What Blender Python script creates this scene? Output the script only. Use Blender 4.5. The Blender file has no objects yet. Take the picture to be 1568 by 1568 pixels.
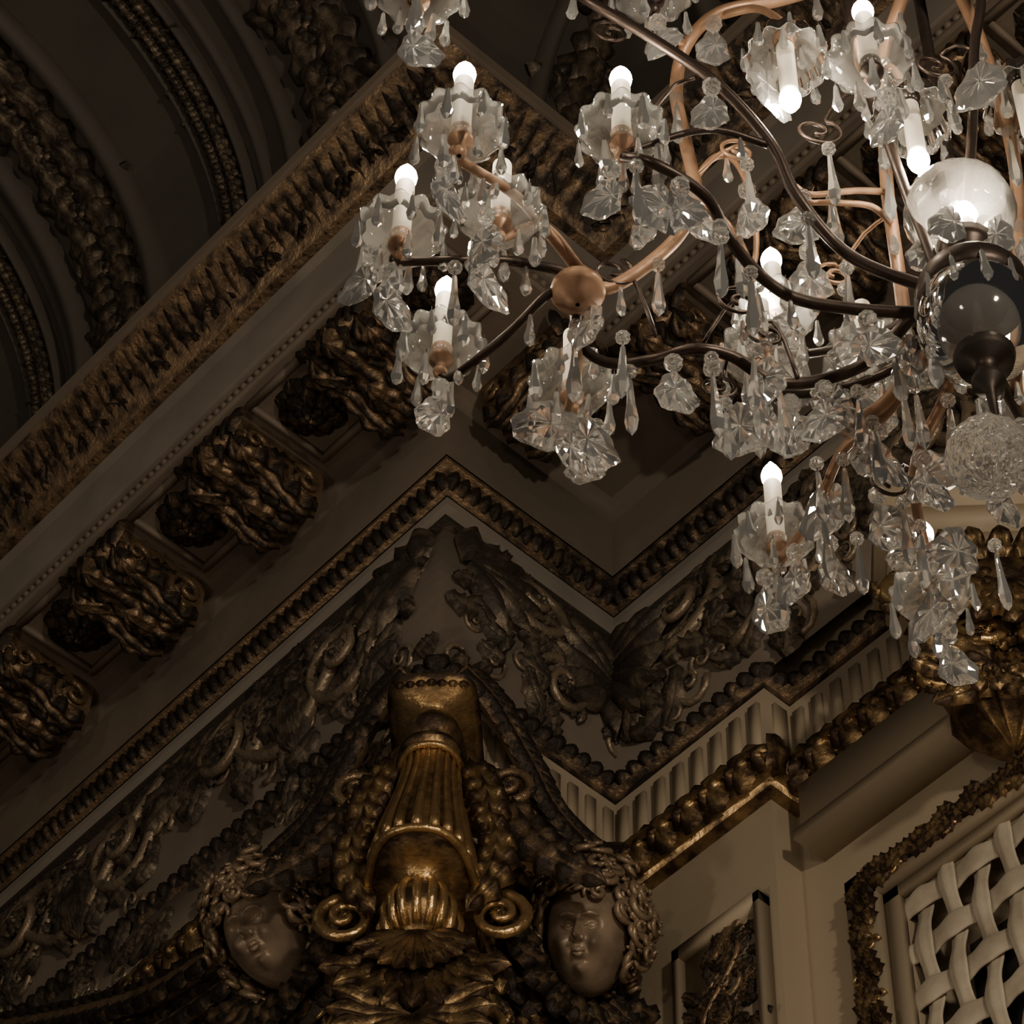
import bpy, math, random
from mathutils import Vector, Matrix
random.seed(7)
pi=math.pi
Z0=10.4            # height of the top of the frieze above the floor
sin=math.sin; cos=math.cos

# ------------------------------------------------------------------ camera
th=math.radians(53); ro=math.radians(2); az=math.radians(49.5)
r_=Vector((cos(az),sin(az),0)); h_=Vector((-sin(az),cos(az),0)); z_=Vector((0,0,1))
F=h_*cos(th)+z_*sin(th); U0=z_*cos(th)-h_*sin(th)
R=r_*cos(ro)+U0*sin(ro); U=U0*cos(ro)-r_*sin(ro)
CAM=Vector((5.18,-4.12,1.6))
cam=bpy.data.cameras.new('camera'); co=bpy.data.objects.new('camera',cam); bpy.context.collection.objects.link(co)
cam.sensor_width=36; cam.lens=18/math.tan(math.radians(9.5)); cam.clip_start=.05; cam.clip_end=200
co.matrix_world=Matrix(((R.x,U.x,-F.x,CAM.x),(R.y,U.y,-F.y,CAM.y),(R.z,U.z,-F.z,CAM.z),(0,0,0,1)))
bpy.context.scene.camera=co

# ------------------------------------------------------------------ materials
def newmat(name):
    m=bpy.data.materials.new(name); m.use_nodes=True; nt=m.node_tree
    return m,nt,nt.nodes['Principled BSDF'],nt.nodes['Material Output']
def relief_mat(name,c_hi,c_lo,rough,metal,nscale=14,bump=.25,bscale=60,lo=.44,hi=.58,rough2=None):
    m,nt,b,out=newmat(name); N=nt.nodes; L=nt.links
    geo=N.new('ShaderNodeNewGeometry'); tc=N.new('ShaderNodeTexCoord')
    n1=N.new('ShaderNodeTexNoise'); n1.inputs['Scale'].default_value=nscale; n1.inputs['Detail'].default_value=6
    L.new(tc.outputs['Object'],n1.inputs['Vector'])
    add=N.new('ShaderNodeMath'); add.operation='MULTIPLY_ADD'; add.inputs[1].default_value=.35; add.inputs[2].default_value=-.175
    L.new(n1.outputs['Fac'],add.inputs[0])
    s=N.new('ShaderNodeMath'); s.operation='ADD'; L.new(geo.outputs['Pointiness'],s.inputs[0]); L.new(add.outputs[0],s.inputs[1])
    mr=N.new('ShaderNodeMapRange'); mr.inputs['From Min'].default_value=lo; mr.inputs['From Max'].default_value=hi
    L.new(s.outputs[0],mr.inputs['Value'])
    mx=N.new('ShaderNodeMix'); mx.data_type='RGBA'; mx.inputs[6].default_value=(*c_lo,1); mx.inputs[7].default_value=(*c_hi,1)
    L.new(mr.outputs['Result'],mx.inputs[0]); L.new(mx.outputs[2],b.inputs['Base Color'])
    b.inputs['Metallic'].default_value=metal
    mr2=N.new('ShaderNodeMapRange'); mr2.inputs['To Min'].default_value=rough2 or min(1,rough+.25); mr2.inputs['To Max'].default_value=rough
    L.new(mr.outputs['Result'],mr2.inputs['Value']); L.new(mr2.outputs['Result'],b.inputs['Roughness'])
    n2=N.new('ShaderNodeTexNoise'); n2.inputs['Scale'].default_value=bscale; n2.inputs['Detail'].default_value=4
    L.new(tc.outputs['Object'],n2.inputs['Vector'])
    bp=N.new('ShaderNodeBump'); bp.inputs['Strength'].default_value=bump; bp.inputs['Distance'].default_value=.01
    L.new(n2.outputs['Fac'],bp.inputs['Height']); L.new(bp.outputs[0],b.inputs['Normal'])
    return m
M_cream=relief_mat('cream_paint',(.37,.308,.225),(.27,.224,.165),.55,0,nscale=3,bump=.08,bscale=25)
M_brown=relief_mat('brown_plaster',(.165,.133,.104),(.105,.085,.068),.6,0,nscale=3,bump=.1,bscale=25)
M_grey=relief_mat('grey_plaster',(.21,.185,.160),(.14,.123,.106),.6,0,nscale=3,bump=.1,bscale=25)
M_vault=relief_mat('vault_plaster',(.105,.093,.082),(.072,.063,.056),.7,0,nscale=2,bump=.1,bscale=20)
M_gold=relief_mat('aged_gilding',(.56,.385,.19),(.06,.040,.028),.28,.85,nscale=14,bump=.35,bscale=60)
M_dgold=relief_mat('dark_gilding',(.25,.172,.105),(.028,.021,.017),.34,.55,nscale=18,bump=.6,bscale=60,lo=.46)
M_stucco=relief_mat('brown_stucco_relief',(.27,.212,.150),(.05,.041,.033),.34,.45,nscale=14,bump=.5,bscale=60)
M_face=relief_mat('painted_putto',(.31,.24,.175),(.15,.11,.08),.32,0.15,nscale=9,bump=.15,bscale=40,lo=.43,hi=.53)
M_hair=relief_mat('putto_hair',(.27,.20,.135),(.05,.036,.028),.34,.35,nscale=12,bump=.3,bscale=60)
M_lat=relief_mat('painted_lattice',(.46,.41,.33),(.28,.24,.185),.6,0,nscale=8,bump=.2,bscale=40)
M_dark,_,b,_o=newmat('dark_void'); b.inputs['Base Color'].default_value=(.01,.009,.008,1); b.inputs['Roughness'].default_value=1
M_floor=relief_mat('parquet',(.22,.13,.07),(.12,.07,.04),.35,0,nscale=4)
M_iron=relief_mat('dark_bronze',(.055,.040,.034),(.022,.017,.015),.34,.7,nscale=20,bump=.05)
M_copper=relief_mat('terracotta_gilt',(.33,.20,.125),(.15,.09,.06),.40,.4,nscale=12,bump=.08)
M_candle,_,b,_o=newmat('candle_sleeve'); b.inputs['Base Color'].default_value=(.88,.84,.73,1); b.inputs['Roughness'].default_value=.45
M_bulb,_,b,_o=newmat('lit_bulb'); b.inputs['Base Color'].default_value=(1,.9,.8,1); b.inputs['Emission Color'].default_value=(1,.82,.60,1); b.inputs['Emission Strength'].default_value=130

def glass_mat(name,transp,tint,ior=1.5,milk=.13):
    m=bpy.data.materials.new(name); m.use_nodes=True; nt=m.node_tree; N=nt.nodes; L=nt.links
    N.remove(N['Principled BSDF']); out=N['Material Output']
    tl=N.new('ShaderNodeBsdfTranslucent'); tl.inputs[0].default_value=(*tint,1)
    df=N.new('ShaderNodeBsdfDiffuse'); df.inputs[0].default_value=(*tint,1)
    m1=N.new('ShaderNodeMixShader'); m1.inputs[0].default_value=.5; L.new(tl.outputs[0],m1.inputs[1]); L.new(df.outputs[0],m1.inputs[2])
    if transp=='glass':
        g=N.new('ShaderNodeBsdfGlass'); g.inputs['Roughness'].default_value=.015; g.inputs['IOR'].default_value=ior
        m2=N.new('ShaderNodeMixShader'); m2.inputs[0].default_value=milk; L.new(g.outputs[0],m2.inputs[1]); L.new(m1.outputs[0],m2.inputs[2])
        L.new(m2.outputs[0],out.inputs[0])
    else:
        t=N.new('ShaderNodeBsdfTransparent'); t.inputs[0].default_value=(.97,.97,.97,1)
        m2=N.new('ShaderNodeMixShader'); m2.inputs[0].default_value=transp; L.new(m1.outputs[0],m2.inputs[1]); L.new(t.outputs[0],m2.inputs[2])
        gl=N.new('ShaderNodeBsdfGlossy'); gl.inputs['Roughness'].default_value=.06
        fr=N.new('ShaderNodeFresnel'); fr.inputs[0].default_value=ior
        m3=N.new('ShaderNodeMixShader'); L.new(fr.outputs[0],m3.inputs[0]); L.new(m2.outputs[0],m3.inputs[1]); L.new(gl.outputs[0],m3.inputs[2])
        L.new(m3.outputs[0],out.inputs[0])
    return m
M_crys=glass_mat('cut_crystal','glass',(.92,.95,.96))
M_cup=glass_mat('moulded_glass',.74,(.94,.96,.95),1.65)
M_globe=glass_mat('frosted_globe_glass',.80,(.93,.93,.90),1.3)
M_smoke=glass_mat('clear_bowl_glass',.90,(.8,.8,.8),1.45)

# ------------------------------------------------------------------ mesh builder
class MB:
    def __init__(s): s.v=[];s.f=[];s.m=[]
    def grid(s,rows,mat=0,closed=False):
        o=len(s.v); n=len(rows[0])
        for rw in rows: s.v.extend(rw)
        for i in range(len(rows)-1):
            for j in range(n if closed else n-1):
                k=(j+1)%n
                s.f.append((o+i*n+j,o+i*n+k,o+(i+1)*n+k,o+(i+1)*n+j)); s.m.append(mat)
    def add(s,vs,fs,mat=0):
        o=len(s.v); s.v.extend(vs)
        for f in fs: s.f.append([i+o for i in f]); s.m.append(mat)
    def box(s,T,u0,u1,v0,v1,w0,w1,mat=0):
        vs=[T(u,v,w) for w in (w0,w1) for v in (v0,v1) for u in (u0,u1)]
        s.add(vs,[(0,2,3,1),(4,5,7,6),(0,1,5,4),(2,6,7,3),(0,4,6,2),(1,3,7,5)],mat)
    def tube(s,pts,rad,sides=8,mat=0,cap=True):
        pts=[Vector(p) for p in pts]; n=len(pts)
        if not hasattr(rad,'__len__'): rad=[rad]*n
        up=None; rows=[]
        for i,p in enumerate(pts):
            t=(pts[min(i+1,n-1)]-pts[max(i-1,0)])
            if t.length<1e-9: t=Vector((0,0,1))
            t.normalize()
            if up is None: up=t.orthogonal().normalized()
            else:
                up=up-t*up.dot(t)
                up=up.normalized() if up.length>1e-6 else t.orthogonal().normalized()
            sd=t.cross(up)
            rows.append([p+(up*cos(a)+sd*sin(a))*rad[i] for a in [2*pi*k/sides for k in range(sides)]])
        o=len(s.v); s.grid(rows,mat,True)
        if cap:
            s.f.append(tuple(range(o+sides-1,o-1,-1))); s.m.append(mat)
            e=o+(n-1)*sides; s.f.append(tuple(range(e,e+sides))); s.m.append(mat)
    def lathe(s,c,prof,sides=20,mat=0,fn=None,axis=None):
        c=Vector(c); rows=[]
        for (r,zz) in prof:
            row=[]
            for k in range(sides):
                a=2*pi*k/sides; rr=r*(fn(a,zz) if fn else 1)
                row.append(c+Vector((rr*cos(a),rr*sin(a),zz)))
            rows.append(row)
        s.grid(rows,mat,True)
    def obj(s,name,mats,smooth=True,parent=None,loc=None,auto=None):
        me=bpy.data.meshes.new(name); me.from_pydata([tuple(v) for v in s.v],[],s.f)
        for m in mats: me.materials.append(m)
        me.polygons.foreach_set('material_index',s.m)
        me.polygons.foreach_set('use_smooth',[smooth]*len(s.f)); me.update()
        ob=bpy.data.objects.new(name,me); bpy.context.collection.objects.link(ob)
        if parent: ob.parent=parent
        if loc: ob.location=loc
        return ob
def empty(name):
    e=bpy.data.objects.new(name,None); bpy.context.collection.objects.link(e); return e

def catmull(pts,n=6):
    P=[Vector(p) for p in pts]; P=[P[0]*2-P[1]]+P+[P[-1]*2-P[-2]]; out=[]
    for i in range(1,len(P)-2):
        for k in range(n):
            t=k/n; a,b,c,d=P[i-1],P[i],P[i+1],P[i+2]
            out.append(.5*((2*b)+(c-a)*t+(2*a-5*b+4*c-d)*t*t+(3*b-a-3*c+d)*t**3))
    out.append(P[-2]); return out

# ---- carved ornament primitives: T maps (u along, v up, w out of the wall) to world
def leaf_sp(mb,T,sp,width,relief,lobes=5,mat=0,ns=13,nc=8,blunt=0,cross=.22):
    """acanthus leaf along spine sp(t)->(u,v,w)"""
    rows=[]
    for i in range(ns):
        t=i/(ns-1); p=sp(t); q=sp(min(1,t+.02)); q0=sp(max(0,t-.02))
        du,dv=q[0]-q0[0],q[1]-q0[1]; l=math.hypot(du,dv) or 1e-6
        lu,lv=-dv/l,du/l
        env=max(.04,sin(pi*min(1,t*.88+.12))**(.25 if blunt else .55))
        lob=cos(2*pi*lobes*t+pi)
        hw=width*.5*env*(1+.26*lob)
        row=[]
        for k in range(nc+1):
            s_=-1+2*k/nc
            ww=p[2]+relief*(.45+.55*cos(s_*pi*.5))*env+relief*.33*cos(s_*3*pi)*(1-abs(s_)*.4)*env+relief*cross*lob*min(1,abs(s_)*1.6)
            if abs(s_)>.99: ww=p[2]-relief*.25
            sk=abs(s_)*width*.12
            row.append(T(p[0]+lu*s_*hw+du/l*sk,p[1]+lv*s_*hw+dv/l*sk,ww))
        rows.append(row)
    mb.grid(rows,mat)
def leaf(mb,T,u,v,w,ang,length,width,bend=0,relief=.02,curl=.3,lobes=4,mat=0,ns=11,nc=8):
    pts=[(u,v)]; a=ang; N=16
    for i in range(N):
        pts.append((pts[-1][0]+cos(a)*length/N,pts[-1][1]+sin(a)*length/N)); a+=bend/N
    def sp(t):
        x=t*N; i=min(N-1,int(x)); f=x-i
        return (pts[i][0]*(1-f)+pts[i+1][0]*f,pts[i][1]*(1-f)+pts[i+1][1]*f,w+curl*relief*3*t*t)
    leaf_sp(mb,T,sp,width,relief,lobes,mat,ns,nc)
def scroll(mb,T,cu,cv,w,Rr,turns=1.6,a0=0,dr=1,thick=.02,mat=0,leaves=True,n=26):
    P=[];rd=[]
    for i in range(n+1):
        t=i/n; rr=Rr*(1-t)**.8+Rr*.10; a=a0+dr*2*pi*turns*t
        P.append(T(cu+rr*cos(a),cv+rr*sin(a),w+Rr*.25*t)); rd.append(thick*(1-.45*t))
    mb.tube(P,rd,7,mat)
    rosette(mb,T,cu,cv,w+Rr*.22,Rr*.30,6,mat)
    if leaves:
        k=max(3,int(turns*4))
        for i in range(k):
            t=i/(k)*.55; rr=Rr*(1-t)**.8+Rr*.10; a=a0+dr*2*pi*turns*t
            for sg in (1,-1):
                ha=a+dr*pi/2+(-dr)*sg*.7
                leaf(mb,T,cu+rr*cos(a),cv+rr*sin(a),w-.003,ha,Rr*.62,Rr*.30,bend=dr*sg*1.1,relief=thick*.8,mat=mat)
def rosette(mb,T,cu,cv,w,Rr,n=8,mat=0):
    for i in range(n):
        leaf(mb,T,cu,cv,w,2*pi*i/n,Rr,Rr*.75,relief=Rr*.22,curl=-.1,lobes=2,mat=mat,ns=7,nc=6)
    for i in range(n//2):
        leaf(mb,T,cu,cv,w+Rr*.2,2*pi*(i+.5)/(n//2),Rr*.55,Rr*.45,relief=Rr*.2,curl=.2,lobes=1,mat=mat,ns=6,nc=4)
    dome(mb,T,cu,cv,w+Rr*.3,Rr*.2,mat)
def dome(mb,T,cu,cv,w,rr,mat=0):
    rows=[]
    for i in range(5):
        p=pi/2*i/4
        rows.append([T(cu+rr*cos(p)*cos(a),cv+rr*cos(p)*sin(a),w+rr*sin(p)) for a in [2*pi*k/10 for k in range(10)]])
    mb.grid(rows,mat,True)
def shell(mb,T,cu,cv,w,Rr,a0,a1,n=9,mat=0):
    for i in range(n):
        a=a0+(a1-a0)*i/(n-1)
        leaf(mb,T,cu,cv,w,a,Rr*(1+.12*cos((i-(n-1)/2)*.6)),Rr*.32,relief=Rr*.12,curl=.35,lobes=1,mat=mat,ns=9,nc=4)
def rinceau(mb,T,u0,u1,vc,H,w,mat=0,step=None,phase=1):
    step=step or H*.82; n=max(1,int(round(abs(u1-u0)/step))); st=(u1-u0)/n
    P=[]
    for i in range(n*10+1):
        t=i/10; P.append(T(u0+st*t,vc+phase*H*.30*cos(pi*t),w+.015))
    mb.tube(P,H*.034,7,mat)
    for i in range(n):
        sg=phase*(1 if i%2==0 else -1); cu=u0+st*(i+.5)
        scroll(mb,T,cu,vc-sg*H*.04,w,H*.27,1.7,a0=pi/2*sg,dr=-sg,thick=H*.038,mat=mat)
        for k in range(7):
            leaf(mb,T,cu+st*.5+.02*k,vc+sg*H*.05,w,-sg*(pi/2+(.35*(k-3))),H*.42,H*.17,bend=(k-3)*.5,relief=H*.045,mat=mat)
def fill(mb,T,u0,u1,v0,v1,n,size,w,mat=0,relief=.02):
    for i in range(n):
        u=random.uniform(u0,u1); v=random.uniform(v0,v1)
        s_=size*random.uniform(.7,1.3)
        if random.random()<.3:
            scroll(mb,T,u,v,w,s_*.35,1.3,random.uniform(0,6.28),random.choice((-1,1)),s_*.07,mat,False,14)
        else:
            leaf(mb,T,u,v,w,random.uniform(0,6.28),s_,s_*.42,bend=random.uniform(-2,2),relief=relief,mat=mat)

# ---- plan paths and swept mouldings
def nrm(a,b):
    dx,dy=b[0]-a[0],b[1]-a[1]; l=math.hypot(dx,dy); return (dy/l,-dx/l)
def offp(path,d):
    out=[]
    for i,p in enumerate(path):
        ns=[]
        if i>0: ns.append(nrm(path[i-1],p))
        if i<len(path)-1: ns.append(nrm(p,path[i+1]))
        x,y=p
        for k in ns: x+=k[0]*d; y+=k[1]*d
        out.append((x,y))
    return out
def sweep(mb,path,prof,mat=0,k=1):
    for a,b in zip(prof[:-1],prof[1:]):
        rows=[[Vector((x,y,Z0+p[1]*k)) for x,y in offp(path,p[0]*k)] for p in (a,b)]
        mb.grid(rows,mat)
def segs(path,d=0):
    o=offp(path,d); out=[]
    for i in range(len(path)-1):
        a,b=path[i],path[i+1]; l=math.hypot(b[0]-a[0],b[1]-a[1]); t=((b[0]-a[0])/l,(b[1]-a[1])/l); n=nrm(a,b)
        u0=(o[i][0]-a[0])*t[0]+(o[i][1]-a[1])*t[1]; u1=(o[i+1][0]-a[0])*t[0]+(o[i+1][1]-a[1])*t[1]
        def T(u,v,w,a=a,t=t,n=n): return Vector((a[0]+t[0]*u+n[0]*w,a[1]+t[1]*u+n[1]*w,Z0+v))
        out.append((T,u0,u1))
    return out
def row(mb,path,d,spacing,fn,skip=()):
    for si,(T,u0,u1) in enumerate(segs(path,d)):
        if u1-u0<spacing*.5 or si in skip: continue
        n=max(1,int(round((u1-u0)/spacing))); st=(u1-u0)/n
        for i in range(n): fn(T,u0+st*(i+.5),st)

XL,XR=-4.6,4.6; BX=.72
P1=[(XL,0),(0,0),(0,.82),(XR,.82)]
P2=[(XL,0),(0,0),(0,.82),(BX,.82),(BX,.94),(XR,.94)]
TA,TB,TC=[s[0] for s in segs(P1)]      # frames of left wall, return, right wall
TD=segs(P2)[4][0]                      # u measured from x=BX on recessed plane
def ID(x,y,z): return Vector((x,y,z))
LA=-XL
K=1.2

# ------------------------------------------------------------------ room shell
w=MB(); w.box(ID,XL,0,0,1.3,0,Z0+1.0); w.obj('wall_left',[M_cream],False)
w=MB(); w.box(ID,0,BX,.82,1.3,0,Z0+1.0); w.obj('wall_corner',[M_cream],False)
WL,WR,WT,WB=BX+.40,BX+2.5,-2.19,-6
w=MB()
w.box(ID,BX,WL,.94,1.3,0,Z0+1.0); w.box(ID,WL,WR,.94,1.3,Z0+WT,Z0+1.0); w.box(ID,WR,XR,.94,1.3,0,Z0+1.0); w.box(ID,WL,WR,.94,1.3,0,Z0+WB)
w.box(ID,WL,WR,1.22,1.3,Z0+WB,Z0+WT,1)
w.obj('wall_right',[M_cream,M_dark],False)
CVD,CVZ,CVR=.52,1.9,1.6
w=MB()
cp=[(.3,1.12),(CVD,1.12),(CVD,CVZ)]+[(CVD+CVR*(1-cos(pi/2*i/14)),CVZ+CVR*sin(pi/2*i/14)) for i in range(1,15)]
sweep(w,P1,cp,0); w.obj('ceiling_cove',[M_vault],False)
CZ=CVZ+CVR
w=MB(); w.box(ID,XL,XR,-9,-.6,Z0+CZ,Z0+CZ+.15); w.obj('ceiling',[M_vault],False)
w=MB(); w.box(ID,XL-4,XR+6,-12,1.3,-.2,0); w.obj('floor',[M_floor],False)

# ------------------------------------------------------------------ entablature
c=MB()
sweep(c,P1,[(0,-.10),(.02,-.10),(.03,-.04),(.03,0)],1)
sweep(c,P1,[(.03,0),(.045,.01),(.05,.03),(.06,.07),(.085,.085),(.085,.10)],2,1.16)
sweep(c,P1,[(.085,.10),(.09,.36),(.12,.38),(.13,.42),(.54,.42)],0,K)
sweep(c,P1,[(.54,.42),(.54,.44),(.55,.45),(.55,.50),(.56,.51)],0,K)
sweep(c,P1,[(.56,.51),(.57,.515),(.585,.70),(.61,.72)],1,K)
sweep(c,P1,[(.60,.72),(.64,.73),(.67,.77),(.72,.83),(.79,.87),(.80,.885)],2,K)
sweep(c,P1,[(.80,.885),(.815,.89),(.82,.93),(.80,.95),(.3,.97)],0,K)
rq=random.Random(3)
def crown(T,u,st):
    j=rq.uniform(-.3,.3)
    for k,(o,wf_,hh) in enumerate(((0,1.3,1),(.5,1.0,.9))):
        def sp(t): return (u+st*o+j*st*.25*sin(pi*t),K*(.722+.165*t*hh),K*(.612+.03*t+.152*(t*hh)**1.5)+.006*sin(pi*t))
        leaf_sp(c,T,sp,st*wf_,.024 if k==0 else .020,3,2,14,10,1,.12)
    for q in (.05,.25,.45,.65,.85):
        leaf(c,T,u+st*(q-.5),K*(.75+.07*rq.random()),K*.665,pi/2+rq.uniform(-1,1),.08,.035,bend=rq.uniform(-2.5,2.5),relief=.02,curl=.9,lobes=2,mat=2,ns=9,nc=4)
row(c,P1,.70*K,.13,crown)
def smallleaf(T,u,st):
    def sp(t): return (u,1.16*(.005+.075*t),1.16*(.045+.03*t))
    leaf_sp(c,T,sp,st*.95,.016,1,2,6,4)
row(c,P1,.06,.05,smallleaf)
def bead(T,u,st): dome(c,T,u,.475*K,.548*K,st*.42,0)
row(c,P1,.55*K,.04,bead)
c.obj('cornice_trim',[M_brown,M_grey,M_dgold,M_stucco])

# modillions, coffers and rosettes
SO=.42*K
def prof_y(b):
    pts=[(.20,.20),(.27,.24),(.35,.22),(.43,.17),(.51,.17),(.58,.155),(.65,.09)]
    for (x0,y0),(x1,y1) in zip(pts[:-1],pts[1:]):
        if x0<=b<=x1:
            f=(b-x0)/(x1-x0); f=f*f*(3-2*f); return y0+(y1-y0)*f
    return pts[-1][1] if b>.5 else pts[0][1]
md=MB()
def modillion(T,uc):
    G=lambda a,b,cc:T(uc+a,SO-cc,b)
    W=.135
    rows=[]
    for i in range(19):
        b=.20+.44*i/18; y=prof_y(b)-.02
        rw=[G(-W,b,0)]
        for k in range(9):
            s_=-1+k/4; rw.append(G(W*s_,b,y*(1-.18*abs(s_)**3)+.006*cos(s_*4*pi)))
        rw.append(G(W,b,0)); rows.append(rw)
    md.grid(rows,0); md.grid([[rows[-1][0]]*11,rows[-1]],0); md.grid([[rows[0][0]]*11,rows[0]],0)
    for off,wd,l0,l1 in ((0,.17,.20,.66),(-.10,.12,.20,.62),(.10,.12,.20,.62)):
        def sp(t,off=off,l0=l0,l1=l1):
            b=l0+(l1-l0)*t; return (off*(1+.25*t),b,prof_y(b)-.005+.03*t**4)
        leaf_sp(md,G,sp,wd,.040,5,0,31,14,1,.18)
    for k,(o2,b2) in enumerate(((0,.50),(-.08,.46),(.08,.46),(0,.30))):
        leaf(md,lambda a,b,cc:G(b,a,cc),b2,o2,prof_y(b2)+.01,(1 if o2>0 else -1)*.5*(o2!=0),.15,.085,relief=.030,curl=.25,lobes=2,mat=0,ns=12,nc=8)
    md.tube([G(-.145,.60,.08),G(-.07,.62,.11),G(0,.625,.12),G(.07,.62,.11),G(.145,.60,.08)],[.02,.034,.042,.034,.02],8,0)
    for k in range(7):
        a=(k-3)*.045
        leaf(md,lambda p,q,s:T(uc+p,SO-.02+q,.625+s),a,-.12,.012,pi/2+(-a*4),.12,.045,relief=.024,curl=.1,lobes=1,mat=0,ns=7,nc=4)
    for sg in (-1,1):
        S=lambda p,q,s,sg=sg:T(uc+sg*(.135+s),SO-q,p)
        scroll(md,S,.53,.10,0,.07,1.4,0,1,.018,0,False,16)
        scroll(md,S,.29,.12,0,.08,1.4,2,-1,.02,0,False,16)
        leaf(md,S,.32,.09,0,0,.18,.09,bend=.5,relief=.02,mat=0)
def coffer(T,uc,half=.125):
    G=lambda a,b,cc:T(uc+a,SO-cc,.44+b)
    for (a0,a1,b0,b1) in ((-half,half,-.19,-.165),(-half,half,.165,.19),(-half,-half+.022,-.165,.165),(half-.022,half,-.165,.165)):
        md.box(G,a0,a1,b0,b1,-.01,.03,1)
    rosette(md,G,0,0,.01,.14,9,0); rosette(md,G,0,0,.05,.10,7,0); rosette(md,G,0,0,.09,.05,5,0)
MS=.715
mpos={0:[LA+.07-MS*i for i in range(7)],1:[.10],2:[.86+MS*i for i in range(5)]}
for si,(T,u0,u1) in enumerate(segs(P1)):
    for uc in mpos[si]: modillion(T,uc)
    if si!=1:
        for uc in mpos[si]: coffer(T,uc-MS/2 if si==0 else uc+MS/2,.16)
coffer(TA,LA+.42,.16)
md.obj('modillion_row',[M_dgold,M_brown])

# frieze with carved rinceaux
fz=MB()
def bul(v): return .075*sin(pi*min(1,max(0,(-v-.10)/.80)))
fp=[(bul(-.10-.80*i/14)+.0,-.10-.80*i/14) for i in range(15)]
sweep(fz,P1,fp,0)
sweep(fz,P1,[(.012,-.13),(.045,-.13),(.045,-.155),(.02,-.165)],1)
def bt(T): return lambda u,v,w: T(u,v,w+bul(v))
bA,bB,bC=bt(TA),bt(TB),bt(TC)
rinceau(fz,bA,LA-.12,.1,-.52,.74,.010,1,step=.66,phase=1)
fill(fz,bA,LA-3.4,LA-.05,-.83,-.2,210,.17,.004,1,.03)
shell(fz,bA,LA-.03,-.40,.02,.30,pi*.55,pi*1.3,7,1)
shell(fz,bB,.03,-.40,.02,.30,pi*.45,-pi*.3,7,1)
scroll(fz,bB,.36,-.34,.01,.17,1.7,pi/2,1,.028,1)
scroll(fz,bB,.50,-.67,.01,.13,1.7,-pi/2,-1,.024,1)
shell(fz,bB,.74,-.55,.02,.28,pi*.5,pi*1.2,7,1)
fill(fz,bB,.05,.78,-.83,-.2,60,.16,.004,1,.03)
shell(fz,bC,.06,-.46,.02,.32,pi*.55,-pi*.45,9,1)
scroll(fz,bC,.42,-.38,.01,.19,1.7,pi/2,-1,.03,1)
rinceau(fz,bC,.66,XR-.2,-.52,.74,.010,1,step=.66,phase=-1)
fill(fz,bC,.05,3.2,-.83,-.2,170,.17,.004,1,.03)
sweep(fz,P2,[(.0,-.89),(.035,-.89),(.05,-.92),(.04,-.95),(.02,-.97),(.02,-1.0),(0,-1.01)],2)
def lf2(T,u,st):
    leaf_sp(fz,T,lambda t:(u,-.955+.065*t,.035+.018*t),st*.95,.016,1,2,6,4)
row(fz,P2,.04,.06,lf2)
# second carved register on the left wall under the frieze
fz.box(TA,0,LA-.02,-1.37,-1.01,.0,.04,0)
fill(fz,TA,LA-3.6,LA-.05,-1.36,-1.04,170,.14,.035,1,.026)
fz.obj('frieze_trim',[M_brown,M_stucco,M_dgold])

# architrave with reeding and gilt moulding
ar=MB()
sweep(ar,P2,[(.005,-1.01),(.03,-1.02),(.03,-1.34),(.05,-1.35),(.055,-1.37)],0)
def flute(T,u,st):
    ar.box(T,u-st*.24,u+st*.24,-1.32,-1.08,.02,.045,0)
row(ar,P2,.03,.085,flute,skip=(0,))
sweep(ar,P2,[(.055,-1.37),(.09,-1.385),(.11,-1.42),(.085,-1.475),(.05,-1.49),(.04,-1.51),(0,-1.52)],1)
def lf3(T,u,st):
    leaf_sp(ar,T,lambda t:(u-.04*sin(4*t),-1.49+.12*t,.068+.042*sin(pi*t)),st*1.05,.022,3,1,13,8,1,.15)
    leaf_sp(ar,T,lambda t:(u+st*.5-.03*sin(4*t),-1.48+.08*t,.075+.042*sin(pi*t)),st*.5,.02,2,1,8,4)
row(ar,P2,.08,.12,lf3)
T=TD
ar.box(T,.10,3.8,-1.76,-1.52,0,.10,0); ar.box(T,.10,3.8,-1.80,-1.76,0,.14,0)
ar.obj('architrave_trim',[M_cream,M_gold])

# ------------------------------------------------------------------ sculpted cartouche on the corner
cart=empty('sculpted_cartouche')
sw=MB()
def swan(T,pts,w0,rad,mat=0):
    P=catmull([T(a,b,w0) for a,b in pts],8)
    sw.tube(P,rad,8,mat)
    C2=catmull([Vector((a,b,0)) for a,b in pts],5)
    for i in range(0,len(C2)-1):
        p=C2[i]; q=C2[i+1]; a=math.atan2(q.y-p.y,q.x-p.x)
        for sg in (1,-1):
            leaf(sw,T,p.x,p.y,w0+rad*.3,a+sg*.7,.12,.065,bend=-sg*.8,relief=.024,mat=mat,ns=8,nc=4)
swan(TB,[(-.02,-1.06),(.12,-1.12),(.28,-1.29),(.40,-1.44),(.58,-1.50),(.74,-1.42)],.14,.036)
swan(TA,[(LA+.02,-1.06),(LA-.12,-1.12),(LA-.26,-1.29),(LA-.40,-1.44),(LA-.58,-1.48)],.14,.036)
swan(TA,[(LA-.62,-1.62),(LA-.76,-1.70),(LA-1.22,-1.62),(LA-1.6,-1.45),(LA-1.95,-1.26),(LA-2.4,-1.0)],.12,.045)
swan(TA,[(LA-.70,-1.86),(LA-1.22,-1.78),(LA-1.6,-1.60),(LA-2.0,-1.38),(LA-2.5,-1.10)],.10,.03)
sw.obj('swan_neck_mouldings',[M_dgold],True,cart)

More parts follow.
